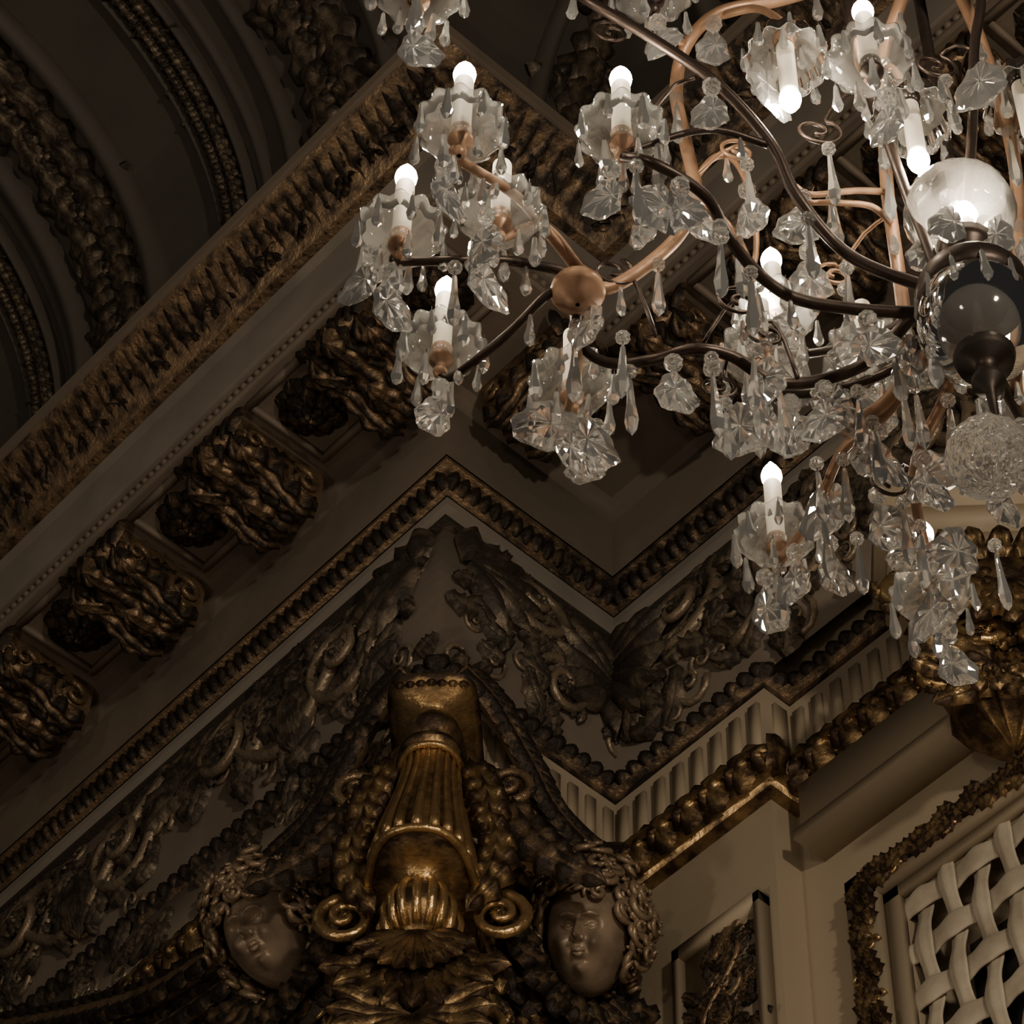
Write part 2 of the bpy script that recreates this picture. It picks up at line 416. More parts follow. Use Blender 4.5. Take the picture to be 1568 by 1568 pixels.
e1=Vector((1,1,0)).normalized(); eo=Vector((1,-1,0)).normalized()
def TK(u,v,w): return e1*(u+.015)+eo*w+Vector((0,0,Z0+v))
ks=MB()
VC=-1.28; KV=.84
S=[(-1.10,.135,.29),(-1.135,.150,.31),(-1.14,.132,.28),(-1.165,.125,.27),(-1.175,.085,.22),(-1.20,.078,.205),(-1.25,.108,.245),(-1.30,.112,.255),(-1.345,.09,.22),(-1.365,.074,.19),
(-1.38,.105,.24),(-1.405,.125,.27),(-1.43,.125,.27),(-1.445,.100,.23),(-1.50,.102,.235),(-1.60,.108,.26),(-1.7,.116,.295),(-1.8,.127,.33),(-1.9,.140,.365),(-2.0,.153,.40),(-2.08,.162,.42),(-2.13,.165,.43),(-2.15,.155,.42),(-2.16,.11,.33),(-2.17,.08,.25),
(-2.20,.10,.27),(-2.25,.12,.30),(-2.31,.128,.32),(-2.37,.118,.30),(-2.41,.09,.26),(-2.45,.06,.21),(-2.9,.04,.12)]
vm=lambda v:VC+(v+1.10)*KV
def kp(a,wd,v,p,sq,off=0):
    return TK((a+off)*math.copysign(abs(sin(p))**sq,sin(p)),vm(v),-.16+(wd+.16+off)*abs(cos(p))**(sq*.6))
rows=[]
for v,a,wd in S:
    sq=.35 if v>-1.17 else .8
    rows.append([kp(a,wd,v,-pi/2+pi*k/96,sq) for k in range(97)])
ks.grid(rows,0)
ks.grid([[TK(0,VC,-.1)]*97,rows[0]],0)
# applied reeds down the body and gadroons on the ball
body=[s for s in S if -2.15<s[0]<-1.44]; ballp=[s for s in S if -2.42<s[0]<-2.16]
for k in range(-5,6):
    p=k*.235
    ks.tube([kp(a,wd,v,p,.8,.004) for v,a,wd in body],[.0085+.010*(i/len(body)) for i in range(len(body))],9,0)
for k in range(-4,5):
    p=k*.28
    ks.tube([kp(a,wd,v,p,.8,.0) for v,a,wd in ballp],[.010,.016,.019,.016,.010][:len(ballp)] if len(ballp)<=5 else .015,8,0)
ks.tube([kp(.165,.43,-2.145,-pi/2+pi*k/24,.8,.004) for k in range(25)],.014,8,0)
ks.tube([kp(.100,.235,-1.45,-pi/2+pi*k/24,.8,.012) for k in range(25)],.012,8,0)
for k in range(7): leaf_sp(ks,TK,lambda t,k=k:((k-3)*.034,vm(-1.165)+.03*t,.28-abs(k-3)*.004+.005*t),.034,.012,1,0,6,4)
for sg in (-1,1):
    a_=lambda x:(0 if sg>0 else pi)+sg*x
    leaf(ks,TK,sg*.12,vm(-1.42),.13,-pi/2+sg*.45,.42,.12,bend=-sg*.6,relief=.05,lobes=6,mat=0,ns=31)
    leaf(ks,TK,sg*.19,vm(-1.75),.15,-pi/2+sg*.35,.44,.12,bend=-sg*1.0,relief=.05,lobes=6,mat=0,ns=31)
    leaf(ks,TK,sg*.26,vm(-1.60),.10,-pi/2+sg*.2,.5,.13,bend=sg*.9,relief=.05,lobes=6,mat=1,ns=31)
    leaf(ks,TK,sg*.09,vm(-2.5),.14,a_(.1),.22,.10,bend=-sg*1.6,relief=.04,lobes=5,mat=0)
    scroll(ks,TK,sg*.23,vm(-2.22),.12,.085,1.7,pi/2,-sg,.022,0,False)
    scroll(ks,TK,sg*.24,vm(-1.42),.04,.07,1.5,-pi/2,sg,.018,1)
    scroll(ks,TK,sg*.19,vm(-2.72),.10,.085,1.6,pi/2,sg,.02,0)
for k in range(9):
    a=-pi/2+(k-4)*.26
    leaf(ks,TK,0,vm(-2.45),.19-.004*abs(k-4),a,.30,.10,bend=(k-4)*.05,relief=.04,curl=.7,lobes=3,mat=0,ns=15)
for k in range(9):
    a=-pi/2+(k-4)*.26
    leaf(ks,TK,0,vm(-2.43),.23,a,.20,.07,relief=.03,curl=.8,lobes=1,mat=0)
for k in range(13):
    a=-pi/2+(k-6)*.32
    leaf(ks,TK,0,vm(-2.82),.21,a,.24,.08,relief=.04,curl=.5,lobes=2,mat=0)
for k in range(9):
    a=-pi/2+(k-4)*.36
    leaf(ks,TK,0,vm(-3.05),.20,a,.34,.12,relief=.04,curl=.5,lobes=3,mat=1)
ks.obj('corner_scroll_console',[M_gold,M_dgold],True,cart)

fo=MB()
def cluster(T,cu,cv,mir,seed):
    random.seed(seed)
    for k in range(20):
        a=2*pi*k/20
        rr=.18+.05*random.random()
        leaf(fo,T,cu+rr*cos(a),cv+rr*sin(a)*1.1,.06,a+mir*.5,.20,.10,bend=mir*random.uniform(.8,2.0),relief=.04,lobes=4,mat=0 if sin(a)>.3 else 1)
    for k in range(9):
        a=-pi/2+(k-4)*.3
        leaf(fo,T,cu+.17*cos(a),cv-.06+.17*sin(a),.15,a,.18,.08,bend=(k-4)*.25,relief=.035,lobes=3,mat=1,ns=13)
    for dx,dy,rr in ((.22,.30,.08),(-.20,.32,.08),(.28,-.22,.09),(-.28,-.20,.09),(.0,.36,.07),(.1,.35,.06)):
        scroll(fo,T,cu+dx*mir,cv+dy,.08,rr,1.6,random.uniform(0,6),mir,.018,0 if dy>0 else 1)
cluster(TB,.50,-1.97,1,3); cluster(TA,LA-.50,-1.94,-1,4)
random.seed(11)
fill(fo,TB,.0,.80,-2.8,-1.54,100,.13,.05,1,.03); fill(fo,TA,LA-1.0,LA-.05,-3.0,-1.56,140,.13,.05,1,.03)
fill(fo,TB,.0,.7,-2.5,-1.54,18,.13,.07,0,.03); fill(fo,TA,LA-.9,LA-.05,-2.5,-1.56,18,.13,.07,0,.03)
fill(fo,TA,LA-2.9,LA-.9,-2.9,-1.75,130,.18,.03,1,.03)
scroll(fo,TA,LA-.80,-1.54,.12,.11,1.8,0,1,.026,1)
scroll(fo,TB,.74,-1.62,.08,.10,1.8,0,-1,.022,1)
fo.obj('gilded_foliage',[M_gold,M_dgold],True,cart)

# ------------------------------------------------------------------ putto heads
def G2(x,y,cx,cy,sx,sy): return math.exp(-((x-cx)/sx)**2-((y-cy)/sy)**2)
def putto(name,loc,fwd,roll,scale,seed):
    rnd=random.Random(seed)
    f=Vector(fwd).normalized(); up=Vector((0,0,1)); up=(up-f*up.dot(f)).normalized(); rt=f.cross(up).normalized()
    Rm=Matrix.Rotation(roll,3,f); up=Rm@up; rt=Rm@rt
    def T(x,y,zz): return Vector(loc)+(rt*x+up*zz+f*y)*scale
    def surf(x,y,zz,out=0):
        X=x*.84; Y=y*.92; Zz=zz
        if zz<0: X*=1-.15*zz*zz; Y*=1-.05*zz*zz
        if y>0:
            d=0; fx=x; fz=zz
            d+=.26*G2(fx,fz,0,-.05,.075,.13)+.16*G2(fx,fz,0,-.12,.11,.05)+.06*G2(fx,fz,0,.1,.07,.16)
            for sg in (1,-1):
                d+=.06*G2(fx,fz,sg*.10,-.14,.05,.04)
                d-=.26*G2(fx,fz,sg*.28,.09,.16,.10)
                d+=.12*G2(fx,fz,sg*.29,.075,.105,.06)
                d+=.10*G2(fx,fz,sg*.27,.25,.20,.05)
                d+=.16*G2(fx,fz,sg*.42,-.22,.18,.15)
                d-=.07*G2(fx,fz,sg*.21,-.31,.04,.06)
            d+=.10*G2(fx,fz,0,-.34,.18,.09)
            d-=.08*G2(fx,fz,0,-.47,.12,.035)
            d+=.17*G2(fx,fz,0,-.62,.15,.10)
            d-=.05*G2(fx,fz,0,-.225,.03,.035)
            Y+=d
        return T(X*.145,Y*.160+out,Zz*.180)
    mb=MB(); n=130; rows=[]
    for i in range(n+1):
        p=pi*i/n
        rows.append([surf(sin(p)*sin(a),sin(p)*cos(a),-cos(p)) for a in [2*pi*k/n for k in range(n)]])
    mb.grid(rows,0,True)
    def on(fx,fz,out=0): return surf(fx,math.sqrt(max(0,1-fx*fx-fz*fz)),fz,out)
    s1=scale
    for sg in (1,-1):
        # eyeballs, lids, brows, nostrils
        c0=on(sg*.285,.075,-.010); rb=.021*s1; rr_=[]
        for i in range(9):
            q=pi*i/8; rr_.append([c0+(rt*cos(a)*sin(q)+f*sin(a)*sin(q)-up*cos(q)*.8)*rb for a in [2*pi*k/14 for k in range(14)]])
        mb.grid(rr_,0,True)
        mb.tube([on(sg*(.285+.145*x),.085+.062*(1-x*x),.004) for x in [-1+.2*k for k in range(11)]],[.0022*s1+.0034*s1*(1-(-1+.2*k)**2) for k in range(11)],7,0)
        mb.tube([on(sg*(.285+.13*x),.068-.045*(1-x*x),.002) for x in [-1+.2*k for k in range(11)]],[.0015*s1+.0022*s1*(1-(-1+.2*k)**2) for k in range(11)],7,0)
        mb.tube([on(sg*(.28+.2*x),.225+.05*(1-x*x),-.002) for x in [-1+.2*k for k in range(11)]],[.002*s1+.0045*s1*(1-(-1+.2*k)**2) for k in range(11)],7,0)
        mb.tube([on(sg*.10,-.10,.0),on(sg*.125,-.14,.0),on(sg*.09,-.175,-.001)],[.005*s1,.007*s1,.004*s1],7,0)
    # lips
    X=[-1+.125*k for k in range(17)]
    mb.tube([on(.155*x,-.312-.018*abs(x)+.014*math.exp(-(x/.3)**2)*-1+.012*math.exp(-((abs(x)-.3)/.2)**2),.001) for x in X],[.0022*s1+.0052*s1*(1-x*x)**.7 for x in X],8,0)
    mb.tube([on(.125*x,-.388+.030*x*x,.001) for x in X],[.002*s1+.0068*s1*(1-x*x)**.7 for x in X],8,0)
    cnt=0
    while cnt<230:
        a=rnd.uniform(0,2*pi); zz=rnd.uniform(-.75,1.0)
        s_=math.sqrt(max(0,1-zz*zz)); x=s_*sin(a); y=s_*cos(a)
        if y>0.05 and zz<.50+.10*sin(9*x) and abs(x)<.80: continue
        cnt+=1
        lay=rnd.choice((0,0,.10,.2,.3)) if (zz>-.3) else rnd.choice((0,.1))
        nn=Vector((x,y,zz)); k1=1+lay
        c0=Vector((x*.138*k1,y*.150,zz*.188*k1)); t1=nn.orthogonal().normalized(); t2=nn.cross(t1)
        rr=rnd.uniform(.026,.052); a0=rnd.uniform(0,6.28); dr=rnd.choice((-1,1)); P=[];rd=[]
        for i in range(19):
            t=i/18; q=rr*(1-t*.88); an=a0+dr*t*2*pi*1.35
            v=c0+t1*q*cos(an)+t2*q*sin(an)*.8+nn*(.004+.034*t); P.append(T(*v)); rd.append(scale*.012*(1.1-.7*t)*(.35+.65*min(1,t*6)))
        mb.tube(P,rd,7,1)
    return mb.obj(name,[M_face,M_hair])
def hv(a,b,c): return r_*a+h_*b+z_*c
putto('putto_head',(-.50,-.21,Z0-1.94),hv(-.42,-.76,-.60),.18,1.06,1)
putto('putto_head',(.21,.50,Z0-1.98),hv(-.26,-.78,-.62),-.16,1.06,2)

# gilded panel of the pilaster & window
pn=MB()
a0,a1,tp=.33,.66,-1.98
pn.box(TC,a0,a1,-10.4,tp,0,.02,1)
for (a,b,c0,d) in ((a0-.03,a0,-10.4,tp+.04),(a1,a1+.025,-10.4,tp+.04)): pn.box(TC,a,b,c0,d,0,.05,1)
pn.box(TC,a0-.03,a1+.025,tp,tp+.05,0,.05,1)
rinceau(pn,lambda u,v,w:TC(.495+v,-3.5+u,w),-1.2,1.42,0,.28,.022,0,step=.25)
fill(pn,TC,a0+.03,a1-.03,-4.4,tp-.04,380,.09,.02,0,.016)
pn.obj('carved_pilaster_panel',[M_dgold,M_cream])
win=empty('latticed_window')
wf=MB()
u0,u1=.22,2.66
wf.box(TD,u0,u0+.12,-6.1,-2.03,0,.06,1); wf.box(TD,u0,u1,-2.15,-2.03,0,.06,1); wf.box(TD,u1-.12,u1,-6.1,-2.03,0,.06,1)
wf.box(TD,u0+.12,u0+.18,-6.1,-2.15,0,.03,1); wf.box(TD,u0+.12,u1-.12,-2.19,-2.15,0,.03,1)
for i in range(60):
    v=-2.08-i*.055
    for sg in (1,-1): leaf(wf,TD,u0+.06,v,.055,-pi/2+sg*rq.uniform(.5,1.1),.10,.05,bend=-sg*rq.uniform(.6,2.5),relief=.022,mat=0,ns=9,nc=6)
    if i%2: scroll(wf,TD,u0+.06+.03*(-1)**(i//2),v,.065,.028,1.2,0,1,.007,0,False,10)
for i in range(44):
    u=u0+.04+i*.055
    for sg in (1,-1): leaf(wf,TD,u,-2.09,.055,sg*rq.uniform(.5,1.1),.10,.05,bend=-sg*rq.uniform(.6,2.5),relief=.022,mat=0,ns=9,nc=6)
    if i%2: scroll(wf,TD,u,-2.09+.03*(-1)**(i//2),.065,.028,1.2,0,1,.007,0,False,10)
wf.obj('window_frame',[M_gold,M_cream],True,win)
# woven lattice: broad horizontal canes and slim uprights passing over and under
lt=MB()
NX=22; DX=.112; DZ=.185; ux=.46; vz=-2.235
for j in range(19):
    v=vz-j*DZ; rows=[]
    for k in range(NX*8+1):
        u=ux-.075+k*DX/8; w_=.009*cos(pi*(u-ux)/DX+pi*j)
        hw=.044+.004*cos(2*pi*(u-ux)/DX)
        rows.append([TD(u,v+hw*cos(a),-.004+w_+.013*sin(a)) for a in [2*pi*q/16 for q in range(16)]])
    lt.grid(rows,0,True)
for k in range(NX):
    u=ux+k*DX
    rows=[]
    for i in range(19*8+1):
        v=vz+.05-i*DZ/8; ph=pi*(vz-v)/DZ+pi*k
        hw=.031+.004*cos(2*pi*(v-vz)/DZ)
        rows.append([TD(u+hw*cos(a),v,-.004-.016*cos(ph)+.011*sin(a)*(1+.3*cos(4*a))) for a in [2*pi*q/16 for q in range(16)]])
    lt.grid(rows,0,True)
lt.obj('woven_lattice',[M_lat],True,win)

# ------------------------------------------------------------------ gilded corbel at right
cb=MB()
def TR(u,v,w):
    v=v if v>-1.14 else -1.14+(v+1.14)*.62
    return Vector((1.68,.84,Z0-.31))+(e1*u+eo*w)*.86+Vector((0,0,v))
cb.box(TR,-.42,.42,-.98,-.86,-.1,.42,1); cb.box(TR,-.38,.38,-1.06,-.98,-.1,.37,1); cb.box(TR,-.34,.34,-1.14,-1.06,-.1,.32,1)
rows=[]
for v,a,wd in [(-1.14,.28,.28),(-1.25,.30,.34),(-1.4,.30,.36),(-1.55,.24,.28),(-1.7,.20,.22),(-1.85,.20,.20),(-1.95,.15,.14),(-2.0,.10,.08),(-2.04,.05,.02),(-2.06,.01,-.04)]:
    rows.append([TR(a*math.copysign(abs(sin(p))**.8,sin(p)),v,-.1+(wd+.1+.01*cos(14*p))*abs(cos(p))**.6) for p in [-pi/2+pi*k/48 for k in range(49)]])
cb.grid(rows,0)
rb=random.Random(8)
for sg in (-1,1):
    scroll(cb,TR,sg*.28,-1.38,.26,.17,1.8,pi/2,sg,.035,0)
    scroll(cb,TR,sg*.22,-1.88,.18,.13,1.8,-pi/2,-sg,.03,0)
    scroll(cb,TR,sg*.10,-1.72,.27,.09,1.8,-pi/2,sg,.024,0)
    leaf(cb,TR,sg*.1,-1.30,.33,-pi/2+sg*.3,.5,.2,bend=sg*.6,relief=.05,lobes=5,mat=0,ns=21)
    leaf(cb,TR,sg*.25,-1.45,.24,-pi/2+sg*.1,.5,.2,bend=-sg*.9,relief=.05,lobes=5,mat=0,ns=21)
    leaf(cb,TR,sg*.05,-1.80,.20,-pi/2+sg*.2,.42,.14,bend=sg*.9,relief=.04,lobes=5,mat=0,ns=21)
for k in range(7):
    leaf(cb,TR,0,-1.45,.33,-pi/2+(k-3)*.38,.34,.12,relief=.04,curl=.4,lobes=4,mat=0,ns=15)
    leaf(cb,TR,(k-3)*.05,-1.78,.22,-pi/2+(k-3)*.15,.30,.10,bend=-(k-3)*.2,relief=.035,lobes=4,mat=0,ns=15)
    leaf(cb,TR,(k-3)*.07,-1.28,.34,pi/2-(k-3)*.2,.18,.09,relief=.03,curl=.5,lobes=2,mat=0)
for k in range(40):
    leaf(cb,TR,rb.uniform(-.24,.24),rb.uniform(-2.1,-1.25),.24,rb.uniform(0,6.28),.15,.065,bend=rb.uniform(-2.5,2.5),relief=.03,curl=.4,lobes=3,mat=0)
cb.obj('gilded_corbel',[M_gold,M_cream])

# ------------------------------------------------------------------ ribs of the coved vault
vt=MB()
def cove(T):
    L0=CVZ-1.12
    def f(u,s,w):
        if s<L0: return T(u,1.12+s,CVD+w)
        a=min((s-L0)/CVR,pi/2+.3)
        return T(u,CVZ+(CVR-w)*sin(a),CVD+CVR-(CVR-w)*cos(a))
    return f
SL=CVZ-1.12+CVR*pi/2
def ribstrip(T,ua,ub,w1,mat,n=26):
    f=cove(T)
    vt.grid([[f(ua,SL*i/n,0),f(ua+.008,SL*i/n,w1),f(ub-.008,SL*i/n,w1),f(ub,SL*i/n,0)] for i in range(n+1)],mat)
def orn(T,uc,hw,seed=1,dens=1):
    f=cove(T); n=int(SL/(hw*.8)); rg=random.Random(seed)
    for i in range(n):
        s_=.05+SL*i/n
        for sg in (1,-1):
            leaf(vt,f,uc,s_,.015,pi/2+sg*.9,hw*1.5,hw*.8,bend=-sg*1.6,relief=.05,lobes=3,mat=1,ns=14,nc=8)
        if i%2==0: rosette(vt,f,uc,s_+hw*.4,.03,hw*.5,6,1)
    for i in range(int(n*4*dens)):
        leaf(vt,f,uc+rg.uniform(-hw,hw)*.8,rg.uniform(0,SL),.01,rg.uniform(0,6.28),hw*.9,hw*.4,bend=rg.uniform(-2,2),relief=.04,lobes=2,mat=1,ns=8,nc=4)
for k in range(3):
    o=LA-1.58-k*1.35
    ribstrip(TA,o-.30,o-.22,.10,0); ribstrip(TA,o+.22,o+.30,.10,0); orn(TA,o,.21,k)
    ribstrip(TA,o+.68,o+.71,.06,0); ribstrip(TA,o+.87,o+.90,.06,0); orn(TA,o+.79,.08,k+9,.5)
    ribstrip(TA,o+.95,o+1.0,.04,0)
o=LA-.08
ribstrip(TA,o-.36,o-.30,.08,0); ribstrip(TA,o+.24,o+.30,.08,0); orn(TA,o-.03,.24,5)
orn(TB,.15,.22,6); ribstrip(TB,-.16,-.10,.08,0); ribstrip(TB,.40,.46,.08,0)
for k in range(3):
    o=1.5+k*1.35
    ribstrip(TC,o-.30,o-.22,.10,0); ribstrip(TC,o+.22,o+.30,.10,0); orn(TC,o,.21,k+20)
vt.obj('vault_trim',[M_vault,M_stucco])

# ------------------------------------------------------------------ CHANDELIER (local frame: x right, y away, z up)
H=Vector((3.456,-1.577,6.256))
root=empty('crystal_chandelier')
root.location=H; root.rotation_euler=(0,0,az)
RODTOP=Z0+CZ-H.z
fr=MB(); ca=MB(); bu=MB(); cu=MB(); cr=MB(); sm=MB(); gb=MB(); rc=random.Random(5)
def drop(x,y,zz,L,wd=None,rot=None):
    wd=wd or L*.115; rot=rc.uniform(0,3) if rot is None else rot
    tx,ty=rc.uniform(-.04,.04),rc.uniform(-.04,.04)
    rows=[]
    for q,rr in ((0,.10),(.04,.35),(.45,.62),(.74,1.0),(.90,.72),(1,.05)):
        rows.append([Vector((x+tx*L*q+wd*rr*cos(rot+a),y+ty*L*q+wd*rr*sin(rot+a)*.75,zz-L*q)) for a in [2*pi*k/6 for k in range(6)]])
    cr.grid(rows,0,True)
    fr.tube([Vector((x,y,zz+.012)),Vector((x,y,zz-.002))],.0012,4,0,False)
def bead(x,y,zz,rr):
    rows=[]
    for i in range(6):
        p=pi*i/5; q=max(.05,sin(p))
        rows.append([Vector((x+rr*q*cos(a+i*.4),y+rr*q*sin(a+i*.4),zz-rr*cos(p))) for a in [2*pi*k/8 for k in range(8)]])
    cr.grid(rows,0,True)
def plaque(x,y,zz,L,wd,face=None):
    face=rc.uniform(-.8,.8) if face is None else face
    ax=Vector((cos(face),sin(face),0)); ay=Vector((-sin(face),cos(face),0)); n=26; thick=.009
    ti=rc.uniform(-.22,.22); ph=rc.uniform(0,6)
    ring=[]
    for k in range(n):
        a=2*pi*k/n; s_=sin(a); c_=cos(a)
        rx=wd*.5*c_*(1-.40*s_)*(1+.08*cos(a*7+ph)); rz=-L*.5+L*.5*s_*(1+.05*cos(a*7+ph))
        ring.append((rx+ti*rz,rz))
    c0=Vector((x,y,zz))
    def pt(i,q,t_):
        rx,rz=ring[i]; return c0+ax*(rx*q)+Vector((0,0,-L*.5+(rz+L*.5)*q))+ay*(t_*(1+.28*cos(i*2.1)))
    rows=[[pt(i,q,t_) for i in range(n)] for q,t_ in ((.05,-thick*.8),(.62,-thick),(.92,-thick*.35),(1,0),(.92,thick*.35),(.62,thick),(.05,thick*.8))]
    cr.grid(rows,0,True)
def hang(x,y,zz,kind):
    if kind=='d': drop(x,y,zz,rc.uniform(.08,.12))
    elif kind=='D':
        bead(x,y,zz-.015,.015); drop(x,y,zz-.04,rc.uniform(.14,.18),.014)
    elif kind=='P':
        bead(x,y,zz-.018,.019); plaque(x,y,zz-.045,rc.uniform(.12,.155),rc.uniform(.065,.085))
    elif kind=='Q': plaque(x,y,zz-.01,.17,.105)
    elif kind=='S':
        bead(x,y,zz-.015,.015); bead(x,y,zz-.047,.018); drop(x,y,zz-.07,.19,.015)
def cup(x,y,zz,down=False,bulb=True,size=1.0,candle=True):
    s_=-1 if down else 1
    prof=[(.016,.000),(.036,.001),(.054,.007),(.066,.019),(.073,.034),(.079,.046),(.083,.052),(.081,.053),(.074,.040),(.068,.024)]
    if down: prof=[(a,b*1.8) for a,b in prof]
    a0=rc.uniform(0,1)
    rows=[]
    for (q,dz) in prof:
        rows.append([Vector((x+size*q*(1+.05*(q/.08)*cos(12*a+a0))*cos(a),y+size*q*(1+.05*(q/.08)*cos(12*a+a0))*sin(a),zz+s_*dz*size+.0035*(q/.08)**2*cos(12*a))) for a in [2*pi*k/96 for k in range(96)]])
    cu.grid(rows,0,True)
    pr=[(.004,-.055),(.012,-.050),(.014,-.040),(.007,-.030),(.012,-.018),(.022,-.008),(.024,0),(.017,.004),(.019,.030),(.021,.034),(.012,.036)]
    fr.lathe((x,y,zz),[(a*size,b*s_*size) for a,b in pr],14,rc.choice((0,1,1)))
    if candle:
        ca.lathe((x,y,zz),[(.0182,.02*s_),(.0182,.212*s_),(.013,.219*s_),(.004,.220*s_)],16,0)
    if bulb:
        pr=[(.010,.210),(.016,.219),(.0205,.230),(.0218,.241),(.0195,.253),(.014,.266),(.007,.279),(.002,.289)]
        bu.lathe((x,y,zz),[(a,b*s_) for a,b in pr],14,0)
    nd=8
    for k in range(nd):
        a=2*pi*(k+a0)/nd; R_=.083*size
        hang(x+R_*cos(a),y+R_*sin(a),zz+.046*s_*size,'d')
    for k in range(3):
        a=2*pi*(k+a0)/3+.3; hang(x+.035*cos(a),y+.035*sin(a),zz-.012,'d')
cups=[(-.930,-.193,.12,1,1),(-1.037,.032,.12,1,1),(-.958,.282,.12,1,1),(-.708,.357,.12,0,1),(-.855,-.018,.12,0,1),(-.638,-.151,.20,1,1),
(-.167,-.180,.45,1,1),(-.309,.333,.35,1,1),(-.346,.291,.15,1,1),(-.290,.704,.12,1,1),(.033,.838,.12,1,1),(.149,.356,.10,1,1),(-.128,.384,.30,0,1),(-1.016,-.375,.30,1,1),
(-.57,-.132,.80,0,0)]
for x,y,zz,b,cd in cups: cup(x,y,zz,False,bool(b),1.0,bool(cd))
for x,y,zz in [(-.314,-.109,.70),(-.072,-.044,.60)]: cup(x,y,zz,True,True)
cup(.155,-.041,.70,True,False)
for x,y,zz,b,cd in cups:
    hang(x+rc.uniform(-.03,.03),y,zz-.075,'P')
for x,y in ((-1.09,.03),(-.88,-.06),(-.66,.40),(-.60,-.10)): hang(x,y,.10,'P')
def arm(pts,rad=.0105,mat=0,hangs='',n=8,taper=.8):
    P=catmull(pts,n); m=len(P); fr.tube(P,[rad*(1-(1-taper)*i/(m-1)) for i in range(m)],10,mat)
    for i,k in enumerate(hangs):
        if k==' ': continue
        p=P[int((i+.5)/len(hangs)*(m-1))]; hang(p.x,p.y,p.z-rad,k)
    return P
arm([(-.06,.04,.0),(-.098,.067,0),(-.182,.182,0),(-.324,.215,-.02),(-.422,.171,0),(-.495,.159,0),(-.564,.198,.02),(-.647,.229,.05),(-.702,.213,.10),(-.706,.15,.16)],.0125,0,'SDPDSPD S')
arm([(-.06,.03,.0),(-.10,.062,.0),(-.275,.064,.02),(-.359,.038,.04),(-.435,-.037,.06),(-.487,-.119,.08),(-.583,-.171,.10),(-.638,-.151,.155)],.0125,0,'DPdDSPD')
arm([(-.05,.02,.02),(-.078,.020,.02),(-.216,.007,.10),(-.311,-.054,.20),(-.358,-.104,.30),(-.456,-.168,.40),(-.579,-.206,.50),(-.704,-.231,.60),(-.76,-.2,.75)],.0125,0,'  D P d')
arm([(-.700,.133,.20),(-.751,.063,.20),(-.827,-.057,.16),(-.935,-.177,.085),(-.930,-.193,.10)],.011,1,'  dd')
arm([(-.72,.12,.18),(-.762,.096,.16),(-.859,.057,.12),(-1.002,.041,.08),(-1.045,.035,.07),(-1.037,.032,.10)],.010,0,' dDdd')
arm([(-.72,.14,.16),(-.760,.140,.14),(-.831,.204,.10),(-.926,.277,.065),(-.955,.285,.07),(-.958,.282,.10)],.010,0,' d dd')
arm([(-.706,.14,.16),(-.710,.182,.14),(-.701,.239,.05),(-.715,.330,.04),(-.708,.357,.09)],.010,1,' dP')
arm([(-.706,.12,.20),(-.713,.105,.20),(-.777,.029,.20),(-.854,-.01,.085),(-.855,-.018,.10)],.010,1,' dd')
arm([(0,0,1.15),(-.3,-.2,1.1),(-.7,-.45,.8),(-.95,-.52,.42),(-1.02,-.42,.25),(-1.016,-.375,.28)],.010,0,'   dDd')
arm([(-.07,.10,-.02),(-.079,.158,-.03),(-.137,.284,-.02),(-.200,.376,0),(-.234,.530,.02),(-.283,.673,.055),(-.290,.704,.09)],.0115,1,'dDPDSPD')
arm([(-.02,.1,-.03),(-.029,.200,-.05),(-.066,.393,-.03),(-.013,.631,0),(.025,.80,.05),(.033,.838,.09)],.0115,1,'dDPDPdd')
arm([(.02,.08,-.02),(.08,.2,-.04),(.14,.32,.0),(.149,.356,.08)],.011,0,'dDP')
arm([(-.05,.08,0),(-.12,.2,.02),(-.25,.28,.05),(-.34,.30,.08),(-.346,.291,.12)],.010,0,'dDPd')
arm([(-.05,.06,.05),(-.15,.2,.12),(-.27,.31,.22),(-.31,.34,.29),(-.309,.333,.32)],.010,0,'dPDd')
arm([(-.04,.08,.05),(-.10,.22,.12),(-.14,.36,.2),(-.128,.384,.27)],.010,0,'dDP')
arm([(-.02,-.06,1.10),(-.18,-.07,1.02),(-.311,-.063,.95),(-.432,-.056,.90),(-.496,-.006,.85),(-.515,.043,.75),(-.497,.076,.60),(-.480,.104,.45),(-.513,.132,.35),(-.582,.146,.25),(-.649,.161,.20),(-.70,.15,.20)],.0135,1,' d P D P DdP',8,1)
arm([(-.02,-.08,1.1),(-.067,-.099,.90),(-.111,-.032,.75),(-.110,.03,.6),(-.109,.089,.45),(-.098,.159,.10),(-.119,.224,-.02),(-.204,.331,0)],.0135,1,' dD DdPDD',8,1)
arm([(.03,-.1,1.1),(.09,-.05,.85),(.14,.05,.55),(.12,.12,.2),(.1,.2,-.02),(.149,.33,.05)],.0135,1,' dDPDdP',8,1)
for a in ([(-.05,.02,.03),(-.11,-.03,.35),(-.168,-.087,.75),(-.19,-.12,1.0)],[(-.02,.0,.05),(.03,-.06,.4),(.06,-.10,.7),(.085,-.13,.85),(.10,-.15,1.1)]): arm(a,.0105,0,'',8,1)
arm([(-.167,-.10,.72),(-.18,-.14,.55),(-.17,-.18,.40),(-.167,-.18,.43)],.009,1)
arm([(-.43,-.05,.90),(-.36,-.09,.86),(-.314,-.109,.77),(-.314,-.109,.73)],.009,1)
arm([(-.11,-.03,.75),(-.09,-.04,.72),(-.072,-.044,.64)],.009,1)
arm([(-.496,-.006,.85),(-.56,-.08,.80),(-.57,-.13,.76)],.009,1)
arm([(.14,.05,.6),(.17,.0,.72),(.155,-.041,.75)],.009,1)
arm([(-.358,-.1,.30),(-.48,-.14,.28),(-.638,-.151,.165)],.008,0,'dd')
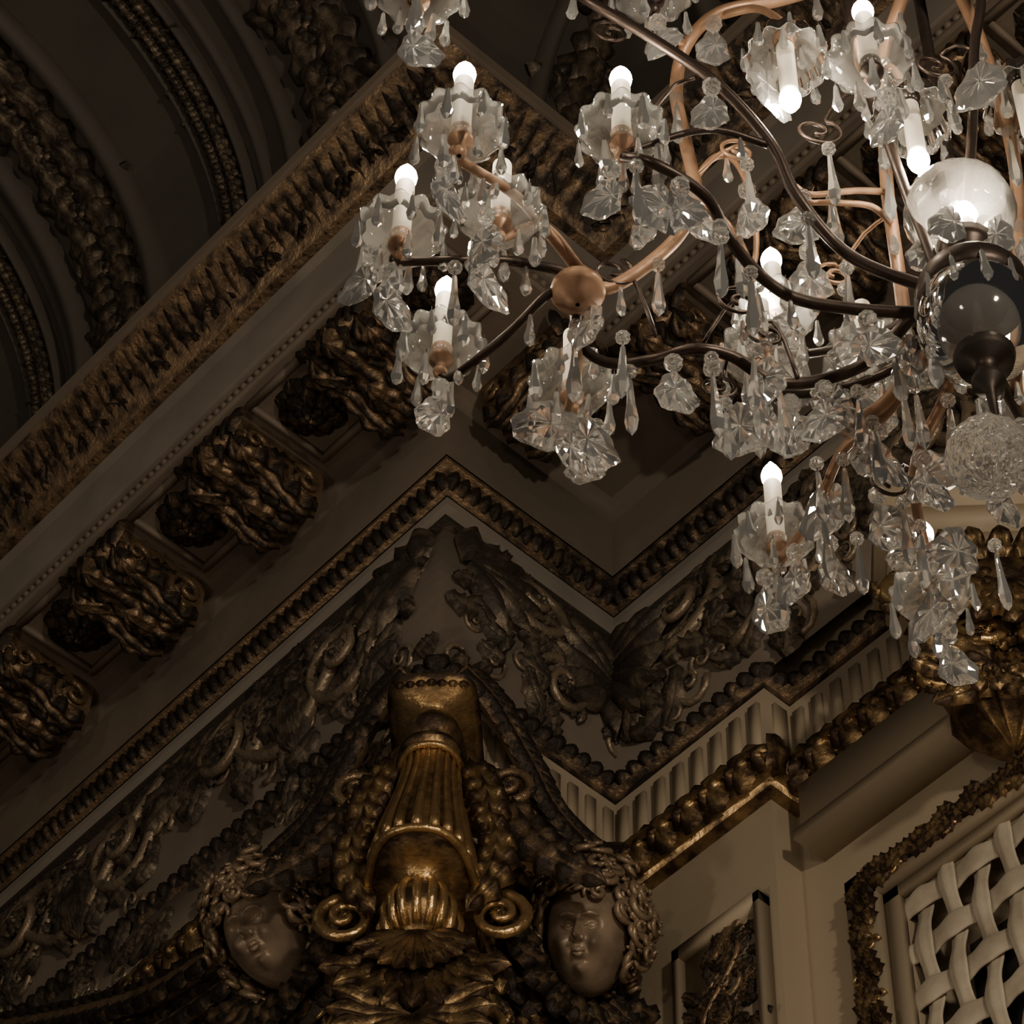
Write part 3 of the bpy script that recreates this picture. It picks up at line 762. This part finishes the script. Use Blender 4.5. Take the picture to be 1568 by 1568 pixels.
def volute(c,Rr,plane,dr,mat=0,rad=.005,tail=None):
    c=Vector(c); a1=Vector(plane); a1.normalize(); a2=Vector((0,0,1)); P=[]
    for i in range(31):
        t=i/30; q=Rr*(1.0-t*.82); an=dr*t*2*pi*1.5+1.2
        P.append(c+a1*q*cos(an)+a2*q*sin(an))
    if tail: P=[Vector(tail),(Vector(tail)+P[0])/2+Vector((0,0,Rr*.6))]+P
    fr.tube(catmull(P,2),rad,6,mat)
    hang(P[2].x,P[2].y,min(p.z for p in P)-.004,'D')
for cc,Rr,dr,m,tl in [((-.591,-.15,.30),.05,1,0,(-.50,-.17,.42)),((-.64,.15,.24),.05,-1,0,(-.56,.16,.04)),((-.403,.143,.14),.05,1,0,(-.48,.155,.0)),
    ((-.254,-.02,.50),.055,-1,0,(-.16,-.06,.6)),((-.210,.191,.32),.04,1,1,(-.11,.1,.40)),((-.015,-.063,.70),.05,-1,0,(.06,-.10,.7)),
    ((-.40,.03,.50),.04,1,1,(-.48,.09,.5)),((-.35,.2,.12),.045,1,0,(-.3,.2,-.02)),
    ((-.65,-.1,.72),.045,1,0,(-.6,-.2,.55)),((-.45,.2,-.06),.04,-1,0,(-.422,.171,0)),((.22,.02,.55),.05,1,0,(.14,.05,.6)),((-.1,.45,.0),.045,1,0,(-.066,.393,-.03))]:
    volute(cc,Rr,(1,.15,0),dr,m,.0042,tl)
arm([(-.485,.10,.50),(-.44,.08,.56),(-.40,.07,.52),(-.37,.10,.40),(-.37,.14,.28),(-.40,.16,.25)],.007,1,' dP d')
arm([(-.48,.1,.42),(-.43,.12,.40),(-.38,.16,.32),(-.37,.2,.2),(-.34,.21,.0)],.007,1,' D P')
arm([(-.11,.08,.45),(-.18,.05,.40),(-.27,.02,.33),(-.30,.02,.36)],.007,1,' DP')
arm([(-.11,.09,.35),(-.15,.06,.36),(-.22,.03,.32),(-.275,.02,.3)],.007,1,' d')
fr.lathe((-.706,.136,.13),[(.004,-.03),(.02,-.025),(.028,-.01),(.045,0),(.052,.012),(.050,.026),(.030,.040),(.020,.060),(.024,.075),(.010,.095),(.002,.10)],28,1)
fr.lathe((0,.01,0),[(.06,-.05),(.092,-.045),(.102,-.03),(.102,.0),(.095,.015),(.07,.025),(.045,.04),(.02,.06),(.018,.16),(.03,.18),(.03,.20),(.012,.22),(.012,1.15),(.03,1.18),(.03,1.25),(.01,1.3),(.01,RODTOP-.06),(.12,RODTOP-.05),(.14,RODTOP)],32,0)
sm.lathe((0,.01,0),[(.098,-.045),(.108,-.08),(.110,-.12),(.098,-.17),(.070,-.205),(.035,-.222),(.005,-.225),(.035,-.219),(.068,-.202),(.094,-.168),(.106,-.12),(.104,-.08)],40,0)
fr.lathe((0,.01,0),[(.01,-.05),(.012,-.16),(.03,-.19),(.055,-.215),(.05,-.235),(.025,-.245),(.012,-.27),(.03,-.285),(.03,-.30),(.01,-.32),(.006,-.42)],28,0)
gb.lathe((0,0,.24),[(.025,-.098),(.06,-.085),(.09,-.05),(.106,0),(.098,.045),(.075,.08),(.045,.10)],48,0,fn=lambda a,z:1+.006*cos(24*a))
fr.lathe((0,0,.13),[(.02,-.06),(.05,-.03),(.055,0),(.03,.01)],20,0)
bu.lathe((0,-.03,.19),[(.008,-.03),(.02,-.015),(.024,.005),(.018,.025),(.004,.04)],14,0)
ca.lathe((0,-.03,.12),[(.016,0),(.016,.045),(.004,.046)],14,0)
rows=[]
n=24
for i in range(n+1):
    p=pi*i/n
    rows.append([Vector((-.02,.02,-.5))+Vector((sin(p)*cos(a),sin(p)*sin(a),-cos(p)))*(.073*(1+rc.uniform(-.035,.035))) for k,a in enumerate([2*pi*k/40 for k in range(40)])])
cr.grid(rows,0,True)
for k in range(12):
    a=2*pi*k/12; hang(.105*cos(a),.01+.105*sin(a),-.03,'d')
for k in range(5):
    a=2*pi*k/5+.5; hang(.07*cos(a),.01+.07*sin(a),.25-.02,'P')
for (x,y,zz,k) in [(.06,-.10,.66,'Q'),(.04,-.04,.36,'Q'),(-.36,-.1,.62,'Q'),(-.22,.28,.10,'Q'),(-.30,.30,.05,'P'),(-.40,.28,.02,'Q'),(-.16,.34,.05,'P'),(-.05,.4,.05,'Q'),(-.12,.5,.05,'P'),(.03,.55,.02,'Q'),(.1,.45,.05,'P'),
    (-.20,.62,.05,'P'),(-.36,.32,.10,'D'),(-.75,.34,.09,'Q'),(-.68,.38,.10,'Q'),(-.56,-.12,.12,'Q'),(-.24,.44,.06,'D'),(-.15,.6,.04,'D'),(.0,.7,.04,'P'),(.12,.62,.06,'D'),(.06,.35,.02,'P'),
    (-.30,.22,.28,'P'),(-.26,.18,.40,'P'),(-.36,.2,.30,'D'),(-.2,.12,.25,'D'),(-.15,.22,.2,'Q'),(-.22,.5,.08,'Q'),(-.06,.55,.03,'P')]:
    hang(x,y,zz,k)
cu.obj('glass_cups',[M_cup],True,root)
cr.obj('crystal_pendants',[M_crys],False,root)
fr.obj('frame',[M_iron,M_copper],True,root)
ca.obj('candle_sleeves',[M_candle],True,root)
bu.obj('bulbs',[M_bulb],True,root)
sm.obj('glass_bowl',[M_smoke],True,root)
gb.obj('glass_globe',[M_globe],True,root)

# ------------------------------------------------------------------ unseen point lamps added as fill to brighten walls and vault
def lamp(loc,e,col,size=.25):
    l=bpy.data.lights.new('fill_lamp','POINT'); l.energy=e; l.color=col; l.shadow_soft_size=size
    o=bpy.data.objects.new('fill_lamp',l); o.location=loc; bpy.context.collection.objects.link(o)
warm=(1,.83,.62)
lamp((7.5,-3.0,6.4),680,warm,.2)
lamp((4.5,-7.5,5.5),150,warm,.25)
lamp((.2,-4.0,4.8),115,warm,.2)
lamp((2.6,.1,5.6),24,warm,.2)
lamp((-1.0,-5.5,11.5),26,warm,.3)
wd=bpy.data.worlds.new('world'); bpy.context.scene.world=wd; wd.use_nodes=True
bg=wd.node_tree.nodes['Background']; bg.inputs[0].default_value=(1,.9,.8,1); bg.inputs[1].default_value=.022
